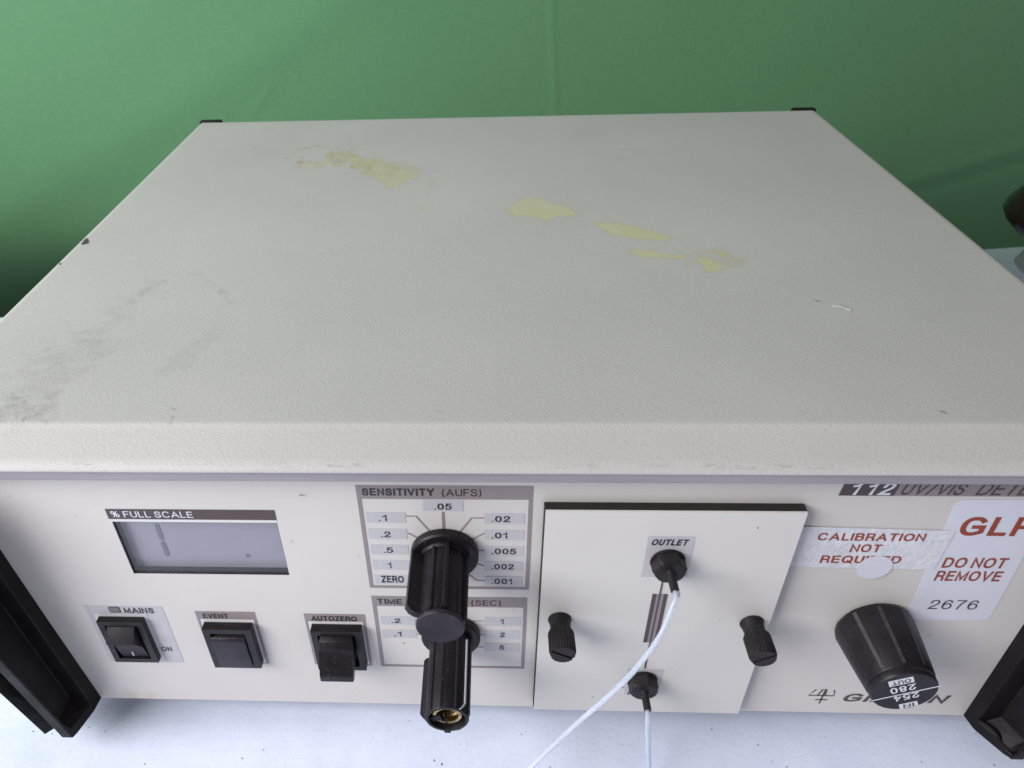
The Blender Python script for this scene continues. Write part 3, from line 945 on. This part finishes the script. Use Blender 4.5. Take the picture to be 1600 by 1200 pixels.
# brass collet in the open end
obj('collet', lathe(-0.0248, 0.0575, [(-0.0262, 0.0036)] + [(-0.0268 - 0.0005 * i, 0.0051 if i % 2 else 0.0046) for i in range(8)] + [(-0.0308, 0.0046), (-0.0308, 0.0036), (-0.0290, 0.0036), (-0.0286, 0.0030), (-0.0282, 0.0035), (-0.0278, 0.0030), (-0.0274, 0.0034), (-0.0270, 0.0026)], 40), M_BRASS, tk, angle=25)
obj('collet_slot', bx(-0.0256, -0.0250, -0.0309, -0.0290, 0.0530, 0.0560), M_BLACK, tk)
obj('end_tab', bx(-0.0260, -0.0238, -0.0320, -0.0285, 0.0492, 0.0506, bev=0.0003), M_BLACK, tk)
bm = bmesh.new()
a = R(38)
cw, sw = math.cos(a), math.sin(a)
path = [(-0.0060, 0.0075), (-0.0292, 0.00735), (-0.0308, 0.0072), (-0.0319, 0.0070)]
rings = []
for i, (y, r_) in enumerate(path):
    dd = R(9) * max(0, i - 1) * 0.9
    c1, s1 = math.cos(a + dd), math.sin(a + dd)
    rings.append([(-0.0248 + rr * c1 - tt * s1, y, 0.0575 + rr * s1 + tt * c1) for rr, tt in ((r_ - 0.0008, -0.00032), (r_ + 0.00012, -0.00026), (r_ + 0.00012, 0.00026), (r_ - 0.0008, 0.00032))])
loft(bm, rings)
obj('pointer_line', bm, M_WHITEINK, tk)

# big wavelength selector
bx0, bz0 = 0.1171, 0.0655


def flute(a, r):
    q = (a * 10 / (2 * PI) + 0.23) % 1.0
    d_ = abs(q - 0.5) * 2            # 0 mid-facet, 1 at ridge
    return r * (1 - 0.016 * (1 - d_ ** 4))


bg = obj('selector_knob', lathe(bx0, bz0, [(-0.0003, 0.0117), (-0.0007, 0.0122), (-0.0020, 0.0124), (-0.0120, 0.0114), (-0.0215, 0.0103), (-0.0220, 0.0101)], 160, flute), M_BIG, det, angle=50)
bg['label'] = 'large charcoal fluted knob with 280 and 254 on its end'
obj('knob_cap', lathe(bx0, bz0, [(-0.0216, 0.0097), (-0.0222, 0.0099), (-0.0240, 0.0099), (-0.0245, 0.0096)], 64), M_BIG, bg, angle=35)
for a_ in (66, 102, 138, 30):
    bm = bmesh.new()
    ae = R(a_) 
    # find the ridge angle nearest
    kk = round((ae * 10 / (2 * PI) + 0.23)); ar = (kk - 0.23) * 2 * PI / 10
    rings = []
    for y, r_ in ((-0.0018, 0.01238), (-0.0120, 0.01142), (-0.0212, 0.01035)):
        rings.append([(bx0 + (r_ + 0.00002) * math.cos(ar + dd), y, bz0 + (r_ + 0.00002) * math.sin(ar + dd)) for dd in (-0.05, 0.0, 0.05)])
    loft(bm, rings, False, False, False)
    obj('worn_ridge', bm, M_WEAR, bg)
YC = -0.02458
pline('cap_line', [(0.1084, 0.0603), (0.1265, 0.0691)], 0.0004, YC - 0.00005, M_WHITEINK, bg)
rr_ = R(25)


def capbox(cx, cz, w_, h_, m_, y, name):
    c_, s_ = math.cos(rr_), math.sin(rr_)
    return obj(name, sheet([(cx + a_ * c_ - b_ * s_, cz + a_ * s_ + b_ * c_) for a_, b_ in ((-w_ / 2, -h_ / 2), (w_ / 2, -h_ / 2), (w_ / 2, h_ / 2), (-w_ / 2, h_ / 2))], y), m_, bg)


capbox(0.11435, 0.0709, 0.0072, 0.0030, M_WHITEINK, YC - 0.00005, 'label_patch')
text('OUT', 0.11435 - 0.0027, 0.11435 + 0.0027, 0.0709 - 0.0010, 0.0709 + 0.0010, YC - 0.00012, M_INK, bg, 0.02, rot=rr_ + PI)
text('280', 0.1161 - 0.0038, 0.1161 + 0.0038, 0.0673 - 0.00165, 0.0673 + 0.00165, YC - 0.00005, M_WHITEINK, bg, 0.02, rot=rr_ + PI)
text('254', 0.1184 - 0.0038, 0.1184 + 0.0038, 0.0631 - 0.0016, 0.0631 + 0.0016, YC - 0.00005, M_WHITEINK, bg, 0.02, rot=rr_ + PI)
capbox(0.1204, 0.0585, 0.0054, 0.0026, M_WHITEINK, YC - 0.00005, 'label_patch')
text('IN', 0.1204 - 0.0016, 0.1204 + 0.0016, 0.0585 - 0.0009, 0.0585 + 0.0009, YC - 0.00012, M_INK, bg, 0.02, rot=rr_ + PI)

# right hand printing
st_ = obj('model_strip', sheet([(0.0903, 0.1255), (0.1060, 0.1255), (0.1068, 0.1334), (0.0911, 0.1334)], T1), M_TAUPE_DK, panel)
obj('model_strip', sheet([(0.1060, 0.1255), (0.1765, 0.1255), (0.1765, 0.1334), (0.1068, 0.1334)], T1), M_TAUPE, panel)
text('1', 0.0932, 0.0957, 0.1259, 0.1308, T2, M_WHITEINK, panel, 0.02, 0.25)
text('1', 0.0977, 0.1002, 0.1259, 0.1308, T2, M_WHITEINK, panel, 0.02, 0.25)
text('2', 0.1014, 0.1052, 0.1259, 0.1308, T2, M_WHITEINK, panel, 0.02, 0.25)
text('UV/VIS', 0.1078, 0.1252, 0.1260, 0.1308, T2, M_TAUPE_DK, panel, 0.01, 0.25)
text('DETECTOR', 0.1290, 0.1600, 0.1260, 0.1308, T2, M_TAUPE_DK, panel, 0.01, 0.25)
text('GILSON', 0.1197, 0.1566, 0.0197, 0.0248, T1, M_TAUPE_DK, panel, 0.03, 0.3)
for pl in ([(0.1084, 0.0270), (0.1066, 0.0232), (0.1158, 0.0232), (0.1150, 0.0268)], [(0.1108, 0.0273), (0.1098, 0.0232)], [(0.1118, 0.0273), (0.1117, 0.0180)], [(0.1096, 0.0205), (0.1140, 0.0205)]):
    pline('emblem_line', pl, 0.0006, T1, M_TAUPE_DK)
pline('emblem_line', [(0.1120, 0.0274), (0.1124, 0.0234)], 0.0006, T2, M_TAUPE_DK)

# stickers
g = obj('asset_sticker', sheet(rounded([(0.1268, 0.0686), (0.1538, 0.0690), (0.1515, 0.1241), (0.1242, 0.1241)], 0.0032), T1 - 0.00002), M_STICKER, det)
g['label'] = 'white sticker reading GLP DO NOT REMOVE 2676'
text('GLP', 0.1292, 0.1504, 0.1092, 0.1172, T2 - 0.00004, M_RED, g, 0.026)
text('DO NOT', 0.1296, 0.1486, 0.0947, 0.0994, T2 - 0.00004, M_RED, g, 0.022)
text('REMOVE', 0.1294, 0.1494, 0.0885, 0.0932, T2 - 0.00004, M_RED, g, 0.022)
text('2676', 0.1320, 0.1474, 0.0744, 0.0790, T2 - 0.00004, M_INK, g, -0.008, spacing=1.2)
g = obj('calibration_sticker', sheet([(0.0825, 0.0947), (0.1277, 0.0938), (0.1283, 0.1113), (0.0825, 0.1127)], T3 - 0.00006), M_TAPE, det)
g['label'] = 'frosted tape label reading CALIBRATION NOT REQUIRED'
TT = T3 - 0.00013
text('CALIBRATION', 0.0887, 0.1204, 0.1068, 0.1101, TT, M_RED, g, 0.024)
text('NOT', 0.0997, 0.1089, 0.1017, 0.1052, TT, M_RED, g, 0.024)
text('REQUIRED', 0.0920, 0.1164, 0.0966, 0.1000, TT, M_RED, g, 0.024)
dot = obj('round_sticker', lathe(0.1094, 0.0947, [(TT - 0.00002, 0.0053), (TT - 0.00012, 0.0053)], 48), M_STICKER, det)
dot['label'] = 'blank white round sticker over the word REQUIRED'

# --- flow cell door
door = obj('cell_door', bx(0.00543, 0.08116, -0.0040, -0.0032, 0.01682, 0.1221), M_DOOR, det)
door['label'] = 'raised cream flow cell door with two thumbscrews and two tube fittings'
obj('door_backing', bx(0.00512, 0.08136, -0.0031, -0.0001, 0.01703, 0.12231, bev=0.0002), M_DARKLINE, door)
DY = -0.0041
stick('label_patch', [(0.03652, 0.09347), (0.05089, 0.09347), (0.05048, 0.11205), (0.03652, 0.11205)], DY, M_GREY, door)
text('OUTLET', 0.03796, 0.04873, 0.10815, 0.11081, DY - 0.0001, M_INK, door, 0.036, 0.2)
stick('label_patch', rect(0.03785, 0.05027, 0.02811, 0.04391), DY, M_GREY, door)
text('INLET', 0.03929, 0.04832, 0.02811, 0.03078, DY - 0.0001, M_INK, door, 0.036, 0.2)
stick('flow_symbol', rect(0.04114, 0.04596, 0.05961, 0.08516), DY, M_TAUPE, door)
stick('flow_symbol_bar', rect(0.04114, 0.04237, 0.05961, 0.08516), DY - 0.0001, M_TAUPE_DK, door)
stick('flow_symbol_bar', rect(0.04483, 0.04596, 0.05961, 0.08516), DY - 0.0001, M_TAUPE_DK, door)
stick('flow_line', rect(0.04324, 0.04375, 0.04443, 0.09522), DY - 0.0001, M_TAUPE_DK, door)

def thumbscrew(x, z, slot, label):
    def kn(a, r): return r * (1 + 0.032 * math.sin(a * 30))
    root = obj('thumbscrew', lathe(x, z, [(-0.0040, 0.0039), (-0.0043, 0.00395), (-0.0050, 0.0036), (-0.0071, 0.0034), (-0.0085, 0.0034)], 40), M_NUT, det, angle=40)
    root['label'] = label
    obj('knurled_head', lathe(x, z, [(-0.0083, 0.0034), (-0.0097, 0.00420), (-0.0163, 0.00425), (-0.0170, 0.0040)], 136, kn), M_NUT, root, angle=50)
    bm = bmesh.new()
    c_, s_ = math.cos(R(slot)), math.sin(R(slot))
    n_ = 20
    for sg in (1, -1):
        pts_ = []
        h0 = 0.0005
        rr = 0.0039
        a0 = math.asin(h0 / rr)
        for i in range(n_ + 1):
            a_ = a0 + (PI - 2 * a0) * i / n_
            u, v = rr * math.cos(a_), sg * rr * math.sin(a_)
            pts_.append((x + u * c_ - v * s_, z + u * s_ + v * c_))
        loft(bm, [[(p[0], -0.0169, p[1]) for p in pts_], [(p[0], -0.0176, p[1]) for p in pts_]])
    obj('slotted_tip', bm, M_NUT, root)
    return root


thumbscrew(0.0122, 0.07131, -28, 'left black knurled thumbscrew of the flow cell door')
thumbscrew(0.07531, 0.071, 32, 'right black knurled thumbscrew of the flow cell door')


def nut(x, z, ph, label):
    root = obj('tube_fitting', lathe(x, z, [(-0.0040, 0.0052), (-0.0044, 0.0054), (-0.0049, 0.0053)], 48), M_NUT, det, angle=40)
    root['label'] = label

    def hx(a, r):
        q = ((a - ph) / (PI / 3)) % 1.0 * (PI / 3) - PI / 6
        return r * math.cos(PI / 6) / math.cos(q)
    bm = bmesh.new()
    hexr = lambda r: (lambda a, _: hx(a, r))
    rings = [ring(x, -0.0047, z, 1, 96, hexr(0.0053)), ring(x, -0.0079, z, 1, 96, hexr(0.0053)),
             ring(x, -0.0088, z, 0, 96, lambda a, _: min(hx(a, 0.0053), 0.0047)), ring(x, -0.0090, z, 0, 96, lambda a, _: 0.0042), ring(x, -0.0090, z, 0, 96, lambda a, _: 0.0016)]
    loft(bm, rings)
    obj('hex_nut', bm, M_NUT, root, angle=20)
    obj('nut_stem', lathe(x, z, [(-0.0087, 0.0017), (-0.0095, 0.00135), (-0.0157, 0.00130), (-0.0158, 0.0011)], 24), M_NUT, root, angle=50)


nut(0.0437, 0.10117, R(68), 'upper black hexagonal fitting below the word OUTLET')
nut(0.0434, 0.03735, R(80), 'lower black hexagonal fitting near the bottom of the door')

# tubes (top-level: they lead away from the fittings)
t1 = obj('plastic_tube', tube([(0.0437, -0.0148, 0.10117), (0.0437, -0.0175, 0.10097), (0.0423, -0.0215, 0.1065), (0.0381, -0.0280, 0.0993), (0.0341, -0.0310, 0.0923), (0.0271, -0.0340, 0.0815), (0.0147, -0.0380, 0.0666), (0.0025, -0.0420, 0.0509), (-0.0063, -0.0450, 0.0378), (-0.0254, -0.0500, 0.0080), (-0.0450, -0.060, 0.0015), (-0.09, -0.085, 0.0013)], 0.00080, 28), M_TUBE, smooth=True)
tag(t1, 'milky clear tube curving down to the left from the OUTLET fitting', 'tube')
t2 = obj('plastic_tube', tube([(0.0434, -0.0148, 0.03735), (0.0434, -0.0166, 0.03655), (0.0435, -0.0190, 0.0322), (0.0452, -0.0220, 0.0160), (0.0470, -0.0270, 0.0030), (0.0480, -0.040, 0.0012), (0.050, -0.080, 0.0011)], 0.00090, 28), M_TUBE, smooth=True)
tag(t2, 'short milky clear tube dropping straight down from the lower fitting', 'tube')

# --- side brackets


def bracket(side, splay, xis, label):
    bm = bmesh.new()
    secs = []
    for z in (0.0118, 0.0150, 0.0165, 0.0215, 0.030, 0.045, 0.060, 0.075, 0.090, 0.105, 0.120, 0.134):
        xi = np.interp(z, [p[0] for p in xis], [p[1] for p in xis])
        rc = 0 if z < 0.0160 else min(1, (z - 0.0165) / 0.005)
        yf = 0.0165 + 0.065 * (z - 0.012); yo = 0.0155 + 0.10 * min(z - 0.012, 0.06)
        yb = -0.0050 - 0.002 * rc
        e = 0.0041 * splay
        pts_ = [(0, 0.004), (0.0008 * splay, -0.0050), (0.0010 * splay + rc * 0.0055, -0.0060), (e * 0.85 + rc * (0.0070 - e * 0.85 + (splay - 1) * 0.004), -(yf - 0.0020)),
                (e, -(yf - 0.0007)), (e + 0.0004, -yf), (e + 0.0046, -yf), (e + 0.0052, -0.0128), (e + 0.0092, -0.0130), (0.0160 + (splay - 1) * 0.004, -yo), (0.0250, 0.004)]
        secs.append([(side * (xi + u), y, z) for u, y in pts_])
    loft(bm, secs)
    o = obj('side_bracket', bm, M_BRACKET, det)
    bv = o.modifiers.new('edge_bevel', 'BEVEL'); bv.width = 0.0004; bv.segments = 2; bv.limit_method = 'ANGLE'; bv.angle_limit = R(25)
    o['label'] = label
    return o


bracket(-1, 1.0, [(0.012, 0.1650), (0.059, 0.1692), (0.099, 0.1725), (0.14, 0.1745)], 'black channelled metal bracket at the left end of the panel')
rbk = bracket(1, 2.1, [(0.012, 0.1652), (0.14, 0.1648)], 'black scuffed metal bracket at the right end of the panel')
bm = tube([(0.1666, -0.0052, 0.0180), (0.1680, -0.0080, 0.0190), (0.1700, -0.0105, 0.0185), (0.1715, -0.0125, 0.0160), (0.1728, -0.0150, 0.0148), (0.1740, -0.0170, 0.0160), (0.1742, -0.0176, 0.0260)], 0.0007, 8, 6)
obj('weld_bead', bm, M_BRACKET, rbk, smooth=True)
for sx_ in (-0.15, 0.15):
    for yy in (0.03, 0.27):
        obj('rubber_foot', bx(sx_ - 0.008, sx_ + 0.008, yy - 0.008, yy + 0.008, 0.0, 0.013, bev=0.001), M_DARKLINE, det)
obj('base_plate', bx(XL + 0.003, XR - 0.003, 0.004, D - 0.005, 0.0123, 0.0140), M_PANEL, det)

# tiny scuffs and dirt flecks on the panel
bm = bmesh.new()
for i in range(34):
    x, z = random.uniform(-0.160, 0.160), random.uniform(0.016, 0.128)
    if LX0 - 0.002 < x < LX1 + 0.002 and LZ0 - 0.001 < z < 0.118: continue
    if 0.083 < x and z > 0.065: continue
    s = random.choice((0.00014, 0.00018, 0.00025)); el = random.choice((1, 1.5, 3)); a = random.uniform(0, PI)
    ol = []
    for k_ in range(6):
        b_ = k_ * PI / 3
        u, v = s * el * math.cos(b_) * random.uniform(0.7, 1.2), s * math.sin(b_)
        ol.append((x + u * math.cos(a) - v * math.sin(a), z + u * math.sin(a) + v * math.cos(a)))
    yy = -0.0082 if 0.006 < x < 0.078 and 0.025 < z < 0.125 else -0.0004
    loft(bm, [[(p[0], yy + 0.00004, p[1]) for p in ol], [(p[0], yy, p[1]) for p in ol]])
o = obj('dirt_flecks', bm, M_CRUMB, panel)
o['kind'] = 'stuff'

# --- dark object at the far right of the table
vx, vy = 0.426, 0.375


def lathe_z(cx, cy, prof, n=36, sq=1.0):
    bm = bmesh.new()
    loft(bm, [[(cx + r * math.cos(2 * PI * i / n), cy + r * sq * math.sin(2 * PI * i / n), z) for i in range(n)] for z, r in prof])
    return bm


ves = obj('glossy_bulb', lathe_z(vx, vy, [(0.016, 0.010), (0.020, 0.020), (0.028, 0.034), (0.038, 0.045), (0.044, 0.0485), (0.050, 0.047), (0.060, 0.041), (0.072, 0.033), (0.082, 0.027), (0.090, 0.022)]), M_BROWN, smooth=True)
obj('clear_foot', lathe_z(vx, vy, [(0.0, 0.024), (0.003, 0.027), (0.010, 0.024), (0.017, 0.018)]), M_CLEAR, ves, smooth=True)
obj('clear_top', lathe_z(vx, vy, [(0.086, 0.022), (0.090, 0.031), (0.095, 0.031), (0.099, 0.020)]), M_CLEAR, ves, smooth=True)
tag(ves, 'dark brown glossy bulb with clear ends at the right edge of the table', 'vessel')
